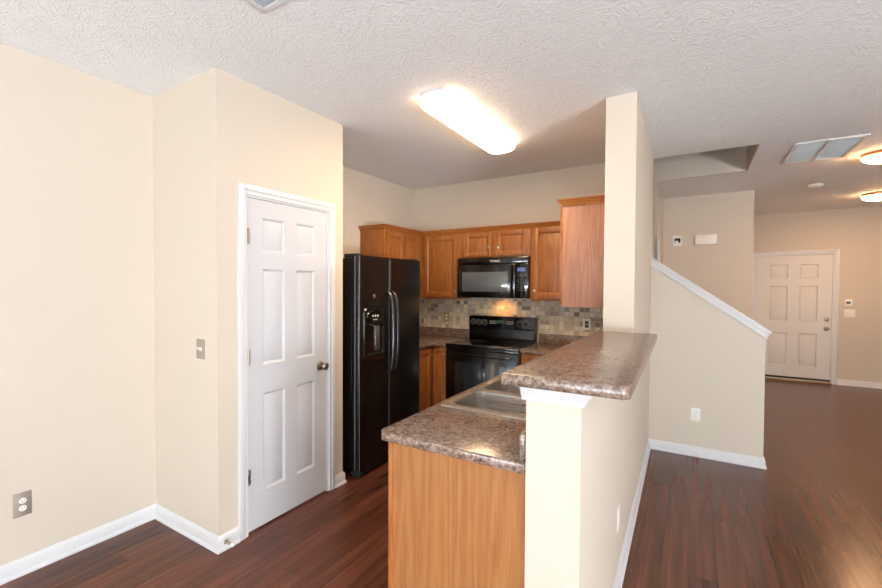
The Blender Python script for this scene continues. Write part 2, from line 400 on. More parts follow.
# knee wall beside the stairs, sloping top
def kz(x): return 1.780 - (x-XE)*.757
m = MB(); m.prism([(XE, 0), (KX, 0), (KX, kz(KX)-.05), (XE, kz(XE)-.05)], 'Y', YB, YB+.115)
struct(m.build('wall_stairs', M_wall, smooth=False), 'beige knee wall with a sloping top beside the stairs', 'wall')
wall('wall_stair_back', [(-3.6, WX, SY, SY+.115, 0, 5.2), (WX, .56, SY, SY+.03, C+T, 5.2)], 'wall on the far side of the stairs')
wall('wall_stair_front', [(-3.6, XW0, YB+.001, YB+.115, C+T, 5.2), (XW0, .56, YB, YB+.115, C+T, 5.2), (-3.6, X4-.12, YB, YB+.115, 0, C+T)])
wall('wall_stair_end', [(-3.72, -3.6, YB, SY+.115, 0, 5.2)])
wall('wall_well_right', [(.44, .56, YB+.115, SY+.03, C+T, 5.2)])
m = MB(); m.box(-3.72, .56, YB, SY+.115, 5.2, 5.3); struct(m.build('ceiling_stairwell', M_ceil, smooth=False), 'ceiling over the stairwell', 'ceiling')
# painted lining of the ceiling opening
m = MB(); m.box(WX, .44, SY-.002, SY+.03, C+.001, C+T); m.box(.43, .44, YB+.115, SY, C+.001, C+T)
struct(m.build('wall_well_lining', M_wall, smooth=False), 'beige faces of the ceiling opening above the stairs', 'wall')
wall('wall_hall_side', [(WX-.115, WX, SY+.115, Y8, 0, C)])
wall('wall_hall', [(WX-.115, X8, Y8, Y8+.115, 0, C)], 'tan hall wall with the door chime')
wall('wall_hall_return', [(X8-.115, X8, Y8+.115, Y9, 0, C)])
EX0, EX1, EH = .845, 1.765, 2.03
wall('wall_entry', [(X8-.115, EX0, Y9, Y9+.14, 0, C), (EX1, XR, Y9, Y9+.14, 0, C), (EX0, EX1, Y9, Y9+.14, EH, C)], 'tan wall around the entry door')
wall('wall_right', [(XR, XR+.12, YR, -2.5, 0, C), (XR, XR+.12, -.1, Y9+.14, 0, C), (XR, XR+.12, -2.5, -.1, 2.15, C)])
wall('wall_rear', [(XL-.12, -2.15, YR-.12, YR, 0, C), (.35, 1.65, YR-.12, YR, 0, C), (3.35, XR+.12, YR-.12, YR, 0, C),
                   (-2.15, .35, YR-.12, YR, 2.15, C), (1.65, 3.35, YR-.12, YR, 0, .8), (1.65, 3.35, YR-.12, YR, 2.1, C)])
# windows behind the camera and at the right (they only show as light and reflections)
def window(name, x0, x1, z0, z1, nx, nz, place):
    xf = place; m = MB(xf); f = .05
    m.box(x0, x0+f, 0, .06, z0, z1); m.box(x1-f, x1, 0, .06, z0, z1); m.box(x0+f, x1-f, 0, .06, z0, z0+f); m.box(x0+f, x1-f, 0, .06, z1-f, z1)
    for i in range(1, nx): x = x0+(x1-x0)*i/nx; m.box(x-.02, x+.02, .01, .05, z0+f, z1-f)
    for i in range(1, nz): z = z0+(z1-z0)*i/nz; m.box(x0+f, x1-f, .012, .048, z-.02, z+.02)
    o = struct(m.build(name, M_white), 'white framed window', 'window')
    g = MB(xf); g.box(x0+f, x1-f, .028, .032, z0+f, z1-f); g.build('pane', M_glass, o)
window('window_1', -2.15, .35, 0, 2.15, 2, 1, lambda x, y, z: (x, YR-.09+y, z))
window('window_2', 1.65, 3.35, .8, 2.1, 2, 2, lambda x, y, z: (x, YR-.09+y, z))
window('window_3', -2.5, -.1, 0, 2.15, 2, 1, lambda x, y, z: (XR+.03+y, x, z))  # unseen opening, placed and sized for the light it lets in

# baseboards
BP = [(0, 0), (.022, 0), (.022, .012), (.014, .022), (.014, .066), (.010, .078), (.004, .086), (0, .087)]
def base(name, path, side=1):
    m = MB(); m.sweep(path, BP, side); return struct(m.build(name, M_white), 'white moulded baseboard', 'baseboard')
base('baseboard_left', [(XL, YR), (XL, Y1), (X2, Y1), (X2, DY0-.062)])
base('baseboard_pantry', [(X2, DY1+.062), (X2, Y3), (X2-.04, Y3)])
base('baseboard_half_wall', [(HW0, HF), (HW1, HF), (XW1, YC), (XE, YB), (KX, YB), (KX, YB+.115)])
base('baseboard_entry', [(EX1+.06, Y9), (XR, Y9)]); base('baseboard_entry_left', [(X8, Y9), (EX0-.06, Y9)])
base('baseboard_hall', [(WX, Y8), (X8, Y8), (X8, Y9)]) 
base('baseboard_right', [(XR, Y9), (XR, -.1)])

# door casings
CP = [(0, 0), (.058, 0), (.058, .012), (.05, .018), (.02, .016), (.012, .010), (0, .009)]
def casing(name, xf, u0, u1, h, label, depth):
    m = MB(xf); w = .058
    for a, b in ((u0-w, u0), (u1, u1+w)):
        m.box(a, b, -.010, 0, 0, h+w); oa = a if a < u0 else a+.024
        m.box(oa, oa+w-.024, -.018, -.010, 0, h+w-(0.0), .003); 
        ib = b-.010 if a < u0 else a
        m.box(ib, ib+.010, -.013, -.010, 0, h)
    m.box(u0, u1, -.010, 0, h, h+w); m.box(u0-w+.034, u1+w-.034, -.018, -.010, h+.024, h+w, .003); m.box(u0, u1, -.013, -.010, h, h+.010)
    for a, b in ((u0, u0+.012), (u1-.012, u1)): m.box(a, b, 0, depth, 0, h)          # jambs
    m.box(u0+.012, u1-.012, 0, depth, h-.012, h)
    m.box(u0+.012, u0+.024, .052, .064, 0, h-.012); m.box(u1-.024, u1-.012, .052, .064, 0, h-.012); m.box(u0+.024, u1-.024, .052, .064, h-.024, h-.012)
    return struct(m.build(name, M_white), label, 'trim')
def six_panel(m, u0, u1, z0, z1, cols, rows, w0, t=.035, dep=.012):
    # w = distance into the wall from the face plane; rails and stiles stand proud of the sunk panels
    m.box(u0, u1, w0+dep, w0+t, z0, z1)
    xs = [u0]+[c for p in cols for c in p]+[u1]; zs = [z0]+[r for p in rows for r in p]+[z1]
    for i in range(0, len(xs), 2): m.box(xs[i], xs[i+1], w0, w0+dep, z0, z1)
    for i in range(0, len(zs), 2):
        for a, b in cols: m.box(a, b, w0, w0+dep, zs[i], zs[i+1])
    for a, b in cols:
        for c, d in rows:
            # sticking bead sloping down to the panel, then the raised field
            for q in (0,):
                t0 = .012
                m.prism([(a, w0), (a+t0, w0+dep), (a, w0+dep)], 'Z', c, d); m.prism([(b, w0), (b-t0, w0+dep), (b, w0+dep)], 'Z', c, d)
                m.prism([(w0, c), (w0+dep, c+t0), (w0+dep, c)], 'X', a, b); m.prism([(w0, d), (w0+dep, d-t0), (w0+dep, d)], 'X', a, b)
            m.frus(a+.016, b-.016, c+.016, d-.016, w0+dep, w0+.001, .030)
def xf_pantry(u, w, z): return (X2-w, u, z)
xf_pantry.flip = True
casing('trim_pantry_door', xf_pantry, DY0, DY1, DH, 'white casing around the pantry door', .115)
m = MB(xf_pantry)
six_panel(m, DY0+.016, DY1-.016, .012, 2.03, [(1.868, 2.050), (2.158, 2.330)], [(.228, .838), (1.015, 1.608), (1.712, 1.922)], .004)
d1 = m.build('door_1', M_door); struct(d1, 'white six-panel pantry door with a satin nickel knob', 'door')
for z in (1.80, 1.075, .35):
    m = MB(); m.box(X2-.004, X2+.003, DY0-.002, DY0+.030, z-.044, z+.044, .002); m.cyl((X2+.006, DY0+.014, z-.046), (X2+.006, DY0+.014, z+.046), .0065, 12)
    m.build('hinge', M_nickel, d1, 'satin nickel hinge')
def knob(name, o, ax, parent, r=.027, mat=None):
    m = MB(); m.lathe([(.0, 0), (.032, 0), (.032, .005), (.026, .010), (.011, .013), (.010, .030), (.018, .036), (r, .046), (r+.001, .056), (r-.004, .064), (.012, .069), (0, .070)], o, ax, 28)
    return m.build(name, mat or M_nickel, parent, 'satin nickel door knob')
knob('door_knob', (X2-.004, 2.387, .935), (1, 0, 0), d1)
def xf_entry(u, w, z): return (u, Y9+w, z)
casing('trim_entry_door', xf_entry, EX0, EX1, EH, 'white casing around the entry door', .14)
m = MB(xf_entry)
six_panel(m, EX0+.014, EX1-.014, .022, EH-.016, [(1.018, 1.238), (1.380, 1.592)], [(.235, .765), (.955, 1.525), (1.645, 1.870)], .012)
d2 = m.build('door_2', M_entry); struct(d2, 'off-white six-panel entry door at the far end of the hall', 'door')
knob('door_knob', (1.695, Y9+.010, .860), (0, -1, 0), d2, .026)
m = MB(); m.lathe([(0, 0), (.030, 0), (.030, .008), (.022, .016), (.010, .018), (.010, .020), (0, .020)], (1.695, Y9+.012, 1.0), (0, -1, 0)); m.box(1.689, 1.701, Y9-.02, Y9-.008, .985, 1.015, .002)
m.build('deadbolt', M_nickel, d2, 'satin nickel deadbolt thumb turn')
m = MB(); m.box(EX0+.014, EX1-.014, Y9+.006, Y9+.013, .03, .062); m.build('door_sweep', M_dark, d2)
m = MB(); m.box(EX0, EX1, Y9-.03, Y9+.10, 0, .018, .005); struct(m.build('trim_threshold', M_thresh), 'brass-coloured door threshold', 'trim')

# knee wall cap
m = MB(); x0, x1 = XE-.001, KX+.035
m.prism([(x0, kz(x0)), (x1, kz(x1)), (x1, kz(x1)-.024), (x0, kz(x0)-.024)], 'Y', YB-.032, YB+.147, .004)
m.prism([(x0, kz(x0)-.024), (KX+.012, kz(KX+.012)-.024), (KX+.012, kz(KX+.012)-.082), (x0, kz(x0)-.082)], 'Y', YB-.014, YB-.0005, .003)
m.prism([(x0, kz(x0)-.024), (KX+.02, kz(KX+.02)-.024), (KX+.02, kz(KX+.02)-.046), (x0, kz(x0)-.046)], 'Y', YB-.022, YB-.014, .002)
m.prism([(KX, kz(KX)-.024), (KX+.012, kz(KX+.012)-.024), (KX+.012, kz(KX+.012)-.082), (KX, kz(KX)-.082)], 'Y', YB, YB+.115)
struct(m.build('trim_stair_cap', M_white), 'white sloping cap on the knee wall beside the stairs', 'trim')
m = MB(); m.box(WX-.002, WX+.028, SY-.03, SY+.03, 0, 2.05, .003); struct(m.build('trim_stair_edge', M_white), 'white trim on the stair hall wall corner', 'trim')
# stairs
m = MB(); pts = [(.44, 0)]; x = .44
for i in range(15):
    z = (i+1)*.187
    pts += [(x, z), (x-.247, z)]; x -= .247
pts += [(x, z-.3), (.44-.35, 0)]
m.prism(pts, 'Y', YB+.118, SY-.035); tag(m.build('staircase', M_carpet), 'carpeted stairs climbing left behind the sloping knee wall', 'stairs')

# half wall cap moulding below bar
m = MB(); CPf = [(0, 1.128), (.010, 1.128), (.012, 1.138), (.018, 1.144), (.022, 1.158), (.032, 1.168), (.034, 1.1745), (0, 1.1745)]
m.sweep([(HW0-.012, HF), (HW1, HF), (HW1-.001, HF+.06)], CPf, 1)
struct(m.build('trim_bar_cap', M_white), 'white moulding under the front of the raised bar', 'trim')

# ------------------------------------------------------------------ bar top
BZ = 1.2155
def bullnose_slab(m, pts, z0, z1, r):
    m.prism(pts, 'Z', z0, z1, r)
m = MB(); bullnose_slab(m, [(-.520, 1.452), (-.160, 1.452), (-.142, 1.475), (-.177, YC-.002), (-.505, YC-.002)], BZ-.040, BZ, .008)
tag(m.build('bar_top', M_lam), 'raised breakfast bar top of mottled brown laminate on the half wall', 'countertop')

# ------------------------------------------------------------------ cabinets
def cab_door(name, xf, u0, u1, z0, z1, par, kn=None, kax=None, horiz=False, fr=.052):
    # w axis = out of the cabinet face; frame proud, centre panel sunk with a bead
    t = .019; hz = M_oakh if xf is xf_back else M_oakhy
    m = MB(xf); dep = .009
    m.box(u0, u1, 0, t-dep, z0, z1, .0015)
    m.box(u0, u0+fr, t-dep, t, z0, z1, .003); m.box(u1-fr, u1, t-dep, t, z0, z1, .003)
    m.box(u0+fr, u1-fr, t-dep, t, z0, z0+fr, .003); m.box(u0+fr, u1-fr, t-dep, t, z1-fr, z1, .003)
    a, b, c, d = u0+fr, u1-fr, z0+fr, z1-fr; s = .011
    m.prism([(a, t-.001), (a+s, t-dep), (a, t-dep)], 'Z', c, d); m.prism([(b, t-.001), (b-s, t-dep), (b, t-dep)], 'Z', c, d)
    m.prism([(t-.001, c), (t-dep, c+s), (t-dep, c)], 'X', a, b); m.prism([(t-.001, d), (t-dep, d-s), (t-dep, d)], 'X', a, b)
    o = m.build(name, M_oak, par)
    if kn:
        k = MB(xf); p = Vector((kn[0], t, kn[1])); k.lathe([(0, 0), (.006, 0), (.005, .010), (.011, .016), (.0145, .021), (.0135, .026), (.006, .029), (0, .029)], p, (0, 1, 0), 18)
        k.build('knob', M_nickel, o, 'small satin nickel knob')
    return o
def xf_back(u, w, z): return (u, YBF-w, z)       # faces -Y
xf_back.flip = False
def xf_leftrun(u, w, z): return (XLF+w, u, z)    # faces +X
def xf_rightrun(u, w, z): return (XRF-w, u, z)   # faces -X
YBF, XLF, XRF = 4.575, -2.585, -.785
UB, UT = 1.365, 2.105

# left wall cabinet, facing right
c = thing('wall_cabinet', (-2.73, 4.2, UB), 'oak wall cabinet with two doors on the left wall, rising behind the refrigerator', 'cabinet')
m = MB(); m.box(X4+.001, XLF, 3.80, YBF-.001, UB, UT, .002); m.build('body', M_oak, c)
cab_door('door', xf_leftrun, 3.835, 4.165, UB+.02, UT-.03, c, (4.13, UB+.08)); cab_door('door', xf_leftrun, 4.20, 4.515, UB+.02, UT-.03, c, (4.235, UB+.08))
# back left
c = thing('wall_cabinet', (-2.35, 4.73, UB), 'tall single-door oak wall cabinet left of the microwave', 'cabinet')
m = MB(); m.box(X4+.001, -2.095, YBF, YB-.001, UB, UT, .002); m.build('body', M_oak, c)
cab_door('door', xf_back, -2.545, -2.125, UB+.02, UT-.03, c, (-2.145, 1.45))
# over microwave
c = thing('wall_cabinet', (-1.715, 4.73, 1.81), 'short two-door oak wall cabinet above the microwave', 'cabinet')
m = MB(); m.box(-2.094, -1.341, YBF, YB-.001, 1.812, UT, .002); m.build('body', M_oak, c)
cab_door('door', xf_back, -2.045, -1.740, 1.828, 2.078, c, (-1.766, 1.912), fr=.045); cab_door('door', xf_back, -1.688, -1.372, 1.828, 2.082, c, (-1.662, 1.908), fr=.045)
# back right
c = thing('wall_cabinet', (-.95, 4.73, UB), 'single-door oak wall cabinet right of the microwave', 'cabinet')
m = MB(); m.box(-1.340, XW0-.001, YBF, YB-.001, UB, UT, .002); m.build('body', M_oak, c)
cab_door('door', xf_back, -1.312, -.93, UB+.02, UT-.02, c, (-1.288, 1.46))
# right wall
c = thing('wall_cabinet', (-.63, 4.0, UB), 'oak wall cabinet on the divider wall with a broad plain side panel', 'cabinet')
m = MB(); m.box(XRF, XW0-.001, 3.47, YBF-.001, UB-.01, UT, .002); m.build('body', M_oaks, c, 'plain oak side panel with pinkish daylight put into its colour')
cab_door('door', xf_rightrun, 3.475, 3.98, UB+.01, UT-.02, c, (3.94, 1.45)); cab_door('door', xf_rightrun, 4.01, 4.52, UB+.01, UT-.02, c, (4.05, 1.45))
# crown running round all five
KP = [(0, UT-.022), (.006, UT-.022), (.010, UT-.008), (.022, UT+.004), (.026, UT+.014), (.036, UT+.022), (.036, UT+.030), (0, UT+.030)]
m = MB(); m.sweep([(X4+.001, 3.80), (XLF, 3.80), (XLF, YBF), (XRF, YBF), (XRF, 3.47), (XW0-.001, 3.47)], KP, 1)
tag(m.build('cabinet_crown', M_oakh), 'oak crown moulding running along the tops of the wall cabinets', 'moulding')

# base cabinets
TK = .10; BT = .876
def base_body(m, x0, x1, y0, y1): m.box(x0, x1, y0, y1, TK, BT, .002)
LBX = -2.275; BBY = 4.265
c = thing('base_cabinet', (-2.58, 4.2, 0), 'oak base cabinet in the left corner beside the refrigerator', 'cabinet')
m = MB(); base_body(m, X4+.001, LBX, 3.735, BBY-.001); m.box(X4+.001, LBX-.07, 3.74, BBY-.001, 0, TK); m.build('body', M_oak, c)
XLF = LBX; cab_door('door', xf_leftrun, 3.76, 4.215, TK+.02, .845, c, (4.19, .78))
c = thing('base_cabinet', (-2.3, 4.57, 0), 'narrow oak base cabinet with a white knob left of the range', 'cabinet')
m = MB(); base_body(m, X4+.001, -2.092, BBY, YB-.001); m.box(X4+.001, -2.092, BBY+.07, YB-.001, 0, TK); m.build('body', M_oak, c)
YBF = BBY; cab_door('door', xf_back, -2.262, -2.100, TK+.02, .852, c, (-2.118, .80), fr=.035)
c = thing('base_cabinet', (-1.18, 4.57, 0), 'oak base cabinet right of the range under the back counter', 'cabinet')
m = MB(); base_body(m, -1.325, XW0-.001, BBY, YB-.001); m.box(-1.325, XW0-.001, BBY+.07, YB-.001, 0, TK); m.build('body', M_oak, c)
cab_door('drawer_front', xf_back, -1.30, -1.09, .715, .852, c, (-1.195, .785), fr=.03); cab_door('door', xf_back, -1.30, -1.09, TK+.02, .70, c, (-1.275, .64), fr=.04)
# peninsula
PXF = -1.0
c = thing('base_cabinet', (-.73, 2.9, 0), 'long oak peninsula cabinet below the sink with a plain end panel', 'cabinet')
def hwx(y): return HW0+(XW0-HW0)*min(max((y-HF)/(YC-HF), 0), 1)
m = MB(); m.prism([(PXF, 1.536), (hwx(1.536)-.002, 1.536), (hwx(YC)-.002, YC), (XW0-.002, BBY-.002), (PXF, BBY-.002)], 'Z', TK, .70); m.prism([(PXF+.09, 1.536), (hwx(1.536)-.002, 1.536), (hwx(YC)-.002, YC), (XW0-.002, BBY-.002), (PXF+.09, BBY-.002)], 'Z', 0, TK)
m.box(PXF, PXF+.010, 1.536, BBY-.002, .70, BT); m.build('body', M_oak, c)
m = MB(); m.box(PXF, HW0-.0045, 1.518, 1.536, 0, BT+.0); m.build('end_panel', M_oakp, c, 'broad end panel with cathedral oak grain')
m = MB(); m.box(PXF-.004, PXF+.016, 1.512, 1.518, 0, BT, .001); m.build('corner_bead', M_oak, c)
XRF = PXF
for a, b in ((1.56, 1.97), (2.0, 2.42), (2.43, 2.85)): cab_door('door', xf_rightrun, a, b, TK+.02, .845, c, (b-.03, .78))

# counters
m = MB()
m.prism([(X4+.001, 3.725), (-2.245, 3.725), (-2.245, 4.18), (-2.185, 4.235), (-2.090, 4.235), (-2.090, YB-.001), (X4+.001, YB-.001)], 'Z', BT+.001, .914, .006)
m.box(X4+.001, -2.090, YB-.020, YB-.001, .9145, 1.010, .003); m.box(X4+.001, X4+.02, 3.725, YB-.021, .9145, 1.010, .003)
tag(m.build('countertop', M_lam), 'L-shaped mottled laminate counter in the corner left of the range', 'countertop')
# right counter with sink cut-out
CXF = -1.044; CF = 1.49
SX0, SX1, SY0, SY1 = -1.020, -.535, 1.985, 2.835
m = MB(); top, bot = .914, BT+.001
t = bmesh.new()
m.prism([(CXF+.022, CF), (hwx(CF)-.004, CF), (hwx(SY0+.02)-.002, SY0+.02), (CXF, SY0+.02), (CXF, CF+.03)], 'Z', bot, top, .006)
m.box(CXF, SX0+.02, SY0+.02, SY1-.02, bot, top); m.prism([(SX1-.02, SY0+.02), (hwx(SY0+.02)-.002, SY0+.02), (hwx(SY1-.02)-.002, SY1-.02), (SX1-.02, SY1-.02)], 'Z', bot, top)
m.prism([(CXF, SY1-.02), (hwx(SY1-.02)-.002, SY1-.02), (XW0-.002, YC), (XW0-.002, YB-.001), (-1.326, YB-.001), (-1.326, 4.235), (CXF-.03, 4.235), (CXF, 4.205)], 'Z', bot, top, .004)
m.prism([(HW0-.022, CF+.008), (HW0-.004, CF+.008), (XW0-.002, YC), (XW0-.002, YB-.021), (XW0-.02, YB-.021), (XW0-.02, YC)], 'Z', .9145, 1.010, .003)
m.box(-1.326, XW0-.001, YB-.020, YB-.001, .9145, 1.010, .003)
tag(m.build('countertop', M_lam), 'mottled laminate counter of the peninsula holding the steel sink', 'countertop')
# range-side strip of wall tiles
def tiles(name, b, label):
    m = MB(); m.box(*b); return tag(m.build(name, M_tile, smooth=False), label, 'backsplash')
tl = MB(); tl.box(X4+.002, XW0-.006, YB-.0085, YB-.0005, 1.0105, 1.364); tl.box(-2.088, -1.328, YB-.0085, YB-.0005, .93, 1.0105)
tag(tl.build('tile_backsplash', M_tile, smooth=False), 'mosaic tile backsplash along the back wall behind the range', 'backsplash')
tiles('tile_backsplash', (XW0-.0085, XW0-.0005, 3.49, YB-.009, 1.0105, 1.353), 'strip of mosaic tile on the divider wall under the end cabinet')
tiles('tile_backsplash', (X4+.0005, X4+.0085, 3.74, YB-.009, 1.0105, 1.364), 'mosaic tile on the left wall hidden beside the refrigerator')

# sink
s = thing('sink', ((SX0+SX1)/2, 2.41, .914), 'double-bowl stainless steel sink set in the peninsula counter', 'sink')
def rrect(x0, x1, y0, y1, r, n=6):
    P = []
    for cx, cy, a in ((x1-r, y1-r, 0), (x0+r, y1-r, 90), (x0+r, y0+r, 180), (x1-r, y0+r, 270)):
        for i in range(n+1):
            t = radians(a+90*i/n); P.append((cx+r*cos(t), cy+r*sin(t)))
    return P
bowls = [(-.985, -.60, 2.035, 2.375), (-.985, -.60, 2.435, 2.790)]
# deck: rectangle with two rounded holes, built as a grid of filled loops
t = bmesh.new()
def loop(P, z): vs = [t.verts.new((x, y, z)) for x, y in P]; return vs, [t.edges.new((vs[i], vs[(i+1) % len(vs)])) for i in range(len(vs))]
es = []; zt = .9185
o_v, o_e = loop(rrect(SX0+.004, SX1-.004, SY0+.004, SY1-.004, .02), zt); es += o_e
hv = []
for b in bowls: v, e = loop(rrect(*b, .06), zt); hv.append(v); es += e
bmesh.ops.triangle_fill(t, use_beauty=True, use_dissolve=False, edges=es)
lo = [t.verts.new((x, y, .9145)) for x, y in rrect(SX0, SX1, SY0, SY1, .024)]
for i in range(len(lo)): t.faces.new((lo[i], lo[(i+1) % len(lo)], o_v[(i+1) % len(lo)], o_v[i]))
for v, b in zip(hv, bowls):                                # rolled lip of each opening
    P2 = rrect(b[0]+.003, b[1]-.003, b[2]+.003, b[3]-.003, .057)
    r2 = [t.verts.new((x, y, zt-.006)) for x, y in P2]
    for i in range(len(v)): t.faces.new((v[i], v[(i+1) % len(v)], r2[(i+1) % len(v)], r2[i]))
bmesh.ops.recalc_face_normals(t, faces=t.faces)
m = MB(); m._add(t); m.build('rim', M_steel, s)
for b in bowls:
    t = bmesh.new(); prev = None; rings = []
    for ins, z, r in ((.003, zt-.006, .057), (.006, .88, .055), (.012, .79, .052), (.022, .755, .05), (.045, .742, .04)):
        rings.append([t.verts.new((x, y, z)) for x, y in rrect(b[0]+ins, b[1]-ins, b[2]+ins, b[3]-ins, r)])
    for A, B in zip(rings, rings[1:]):
        for i in range(len(A)): t.faces.new((A[i], A[(i+1) % len(A)], B[(i+1) % len(A)], B[i]))
    t.faces.new(rings[-1])
    bmesh.ops.recalc_face_normals(t, faces=t.faces); bmesh.ops.reverse_faces(t, faces=t.faces)
    m = MB(); m._add(t); w = m.build('bowl', M_steel, s)
    m = MB(); m.lathe([(0, .744), (.02, .744), (.034, .746), (.042, .7435), (.042, .742)], ((b[0]+b[1])/2, (b[2]+b[3])/2, 0), (0, 0, 1)); m.build('drain', M_nickel, w)

# ------------------------------------------------------------------ refrigerator
FX, FY0, FY1, FS, FZ = -2.090, 2.745, 3.685, 3.165, 1.742
f = thing('refrigerator', (-2.48, (FY0+FY1)/2, 0), 'black side-by-side refrigerator with an ice and water dispenser', 'refrigerator')
m = MB(); m.box(-2.86, FX-.082, FY0+.004, FY1-.004, .045, FZ-.018, .006); m.build('body', M_blackt, f)
fd = []
for nm, a, b in (('freezer_door', FY0, FS-.004), ('refrigerator_door', FS+.004, FY1)):
    # softly rounded vertical front edges
    r = .022; pts = [(FX-.074, a), (FX-r, a)]
    pts += [(FX-r+r*sin(q), a+r-r*cos(q)) for q in [i*pi/12 for i in range(1, 7)]]
    pts += [(FX-r+r*cos(q), b-r+r*sin(q)) for q in [i*pi/12 for i in range(0, 7)]] + [(FX-.074, b)]
    m = MB(); m.prism(pts, 'Z', .060, FZ)
    fd.append(m.build(nm, M_blackt, f))
    m = MB(); m.box(FX-.081, FX-.075, a+.008, b-.008, .07, FZ-.01); m.build('gasket', M_blackm, fd[-1])
m = MB(); m.box(FX-.052, FX-.040, FY0-.0035, FY0+.001, .065, FZ-.004, .001); m.box(FX-.014, FX-.004, FY0+.0045, FY0+.0055, .065, FZ-.004); m.build('edge_strip', M_trimg, fd[0], 'grey metal strip down the door edge')
m = MB(); m.box(FX-.02, FX-.004, FS-.003, FS+.003, .07, FZ-.02); m.build('seam_strip', M_trimg, fd[0], 'thin grey seam between the two doors')
for a in (FY0+.006, FY1-.075):
    m = MB(); m.box(FX-.16, FX-.03, a, a+.069, FZ-.017, FZ+.016, .004); m.build('hinge_cover', M_blackm, f)
m = MB(); m.box(FX-.075, FX-.035, FY0+.02, FY1-.02, .012, .055, .004); m.build('base_grille', M_blackm, f)
for y in (FY0+.045, FY1-.045):
    m = MB(); m.box(FX-.10, FX-.012, y-.035, y+.03, .006, .056, .008); m.cyl((FX-.06, y-.02, .018), (FX-.06, y+.02, .018), .018, 16); m.build('foot', M_grey, f)
for k, y in enumerate((FS-.032, FS+.036)):
    m = MB(); P = [(.0, 1.455), (.030, 1.435), (.046, 1.395), (.056, 1.30), (.061, 1.20), (.062, 1.12), (.061, 1.04), (.056, .94), (.046, .85), (.030, .81), (.0, .79)]
    m.tube([(FX+dx, y, z) for dx, z in P], .011, 12, .015)
    m.build('handle', M_grey, fd[k], 'dark grey bowed door handle')
# dispenser on the freezer door
y0, y1 = 2.785, 3.085; yc = (y0+y1)/2
m = MB()
out = rrect(y0, y1, .90, 1.335, .05, 5); inn = rrect(y0+.04, y1-.03, .955, 1.195, .02, 5)
t = bmesh.new()
A = [t.verts.new((FX+.001, y, z)) for y, z in out]; B = [t.verts.new((FX+.013, yc+(y-yc)*.94, 1.1175+(z-1.1175)*.96)) for y, z in out]
Cc = [t.verts.new((FX+.012, y, z)) for y, z in inn]; D = [t.verts.new((FX+.0015, yc+(y-yc)*.93, 1.07+(z-1.07)*.93)) for y, z in inn]
for P, Q in ((A, B), (B, Cc), (Cc, D)):
    for i in range(len(P)): t.faces.new((P[i], P[(i+1) % len(P)], Q[(i+1) % len(P)], Q[i]))
t.faces.new(D); bmesh.ops.recalc_face_normals(t, faces=t.faces)
m._add(t); dp = m.build('dispenser', M_black, fd[0])
m = MB(); t = bmesh.new()
ring = [(yc-.01+.112*cos(2*pi*i/32), 1.262+.056*sin(2*pi*i/32)) for i in range(32)]
A = [t.verts.new((FX+.012, y, z)) for y, z in ring]; B = [t.verts.new((FX+.020, yc-.01+(y-yc+.01)*.92, 1.262+(z-1.262)*.9)) for y, z in ring]
t.faces.new(B)
for i in range(32): t.faces.new((A[i], A[(i+1) % 32], B[(i+1) % 32], B[i]))
bmesh.ops.recalc_face_normals(t, faces=t.faces); m._add(t); cp = m.build('control_panel', M_glassk, dp, 'oval control panel')
m = MB()
for i in (-1, 0, 1): m.lathe([(0, 0), (.0095, 0), (.0085, .003), (0, .0035)], (FX+.020, yc-.01+i*.034, 1.268), (1, 0, 0), 14)
m.box(FX+.020, FX+.0206, yc-.04, yc+.02, 1.236, 1.242)
fd_btn = m.build('button', M_label, dp)
m = MB(); m.box(FX+.002, FX+.010, yc+.005, yc+.07, .985, 1.185, .003); m.build('paddle', M_steel, dp, 'bright reflective paddle')
m = MB(); m.box(FX+.002, FX+.022, y0+.05, y1-.04, .958, .970, .003); m.build('drip_tray', M_grey, dp)
m = MB(); m.lathe([(0, 0), (.017, 0), (.015, .003), (0, .004)], (FX+.0, 2.938, 1.425), (1, 0, 0), 20); m.build('badge', M_copper, fd[0], 'small round copper-toned badge')

# ------------------------------------------------------------------ range
RX0, RX1, RY = -2.086, -1.330, 4.205
r = thing('range', (-1.708, 4.53, 0), 'black freestanding electric range with a glass cooktop', 'range')
m = MB(); m.box(RX0, RX1, RY+.035, YB-.03, .02, .893, .003); m.build('body', M_black, r)
m = MB(); m.box(RX0-.001, RX1+.001, RY-.006, YB-.105, .893, .9165, .005); m.build('cooktop', M_glassk, r, 'black glass cooktop')
ct = bpy.context
for x, y, R in ((-1.90, 4.36, .105), (-1.52, 4.36, .085), (-1.90, 4.62, .08), (-1.52, 4.62, .105)):
    m = MB(); m.lathe([(R-.004, 0), (R-.004, .0004), (R, .0004), (R, 0)], (x, y, .9166), (0, 0, 1), 40); m.build('burner_marking', M_ring, r)
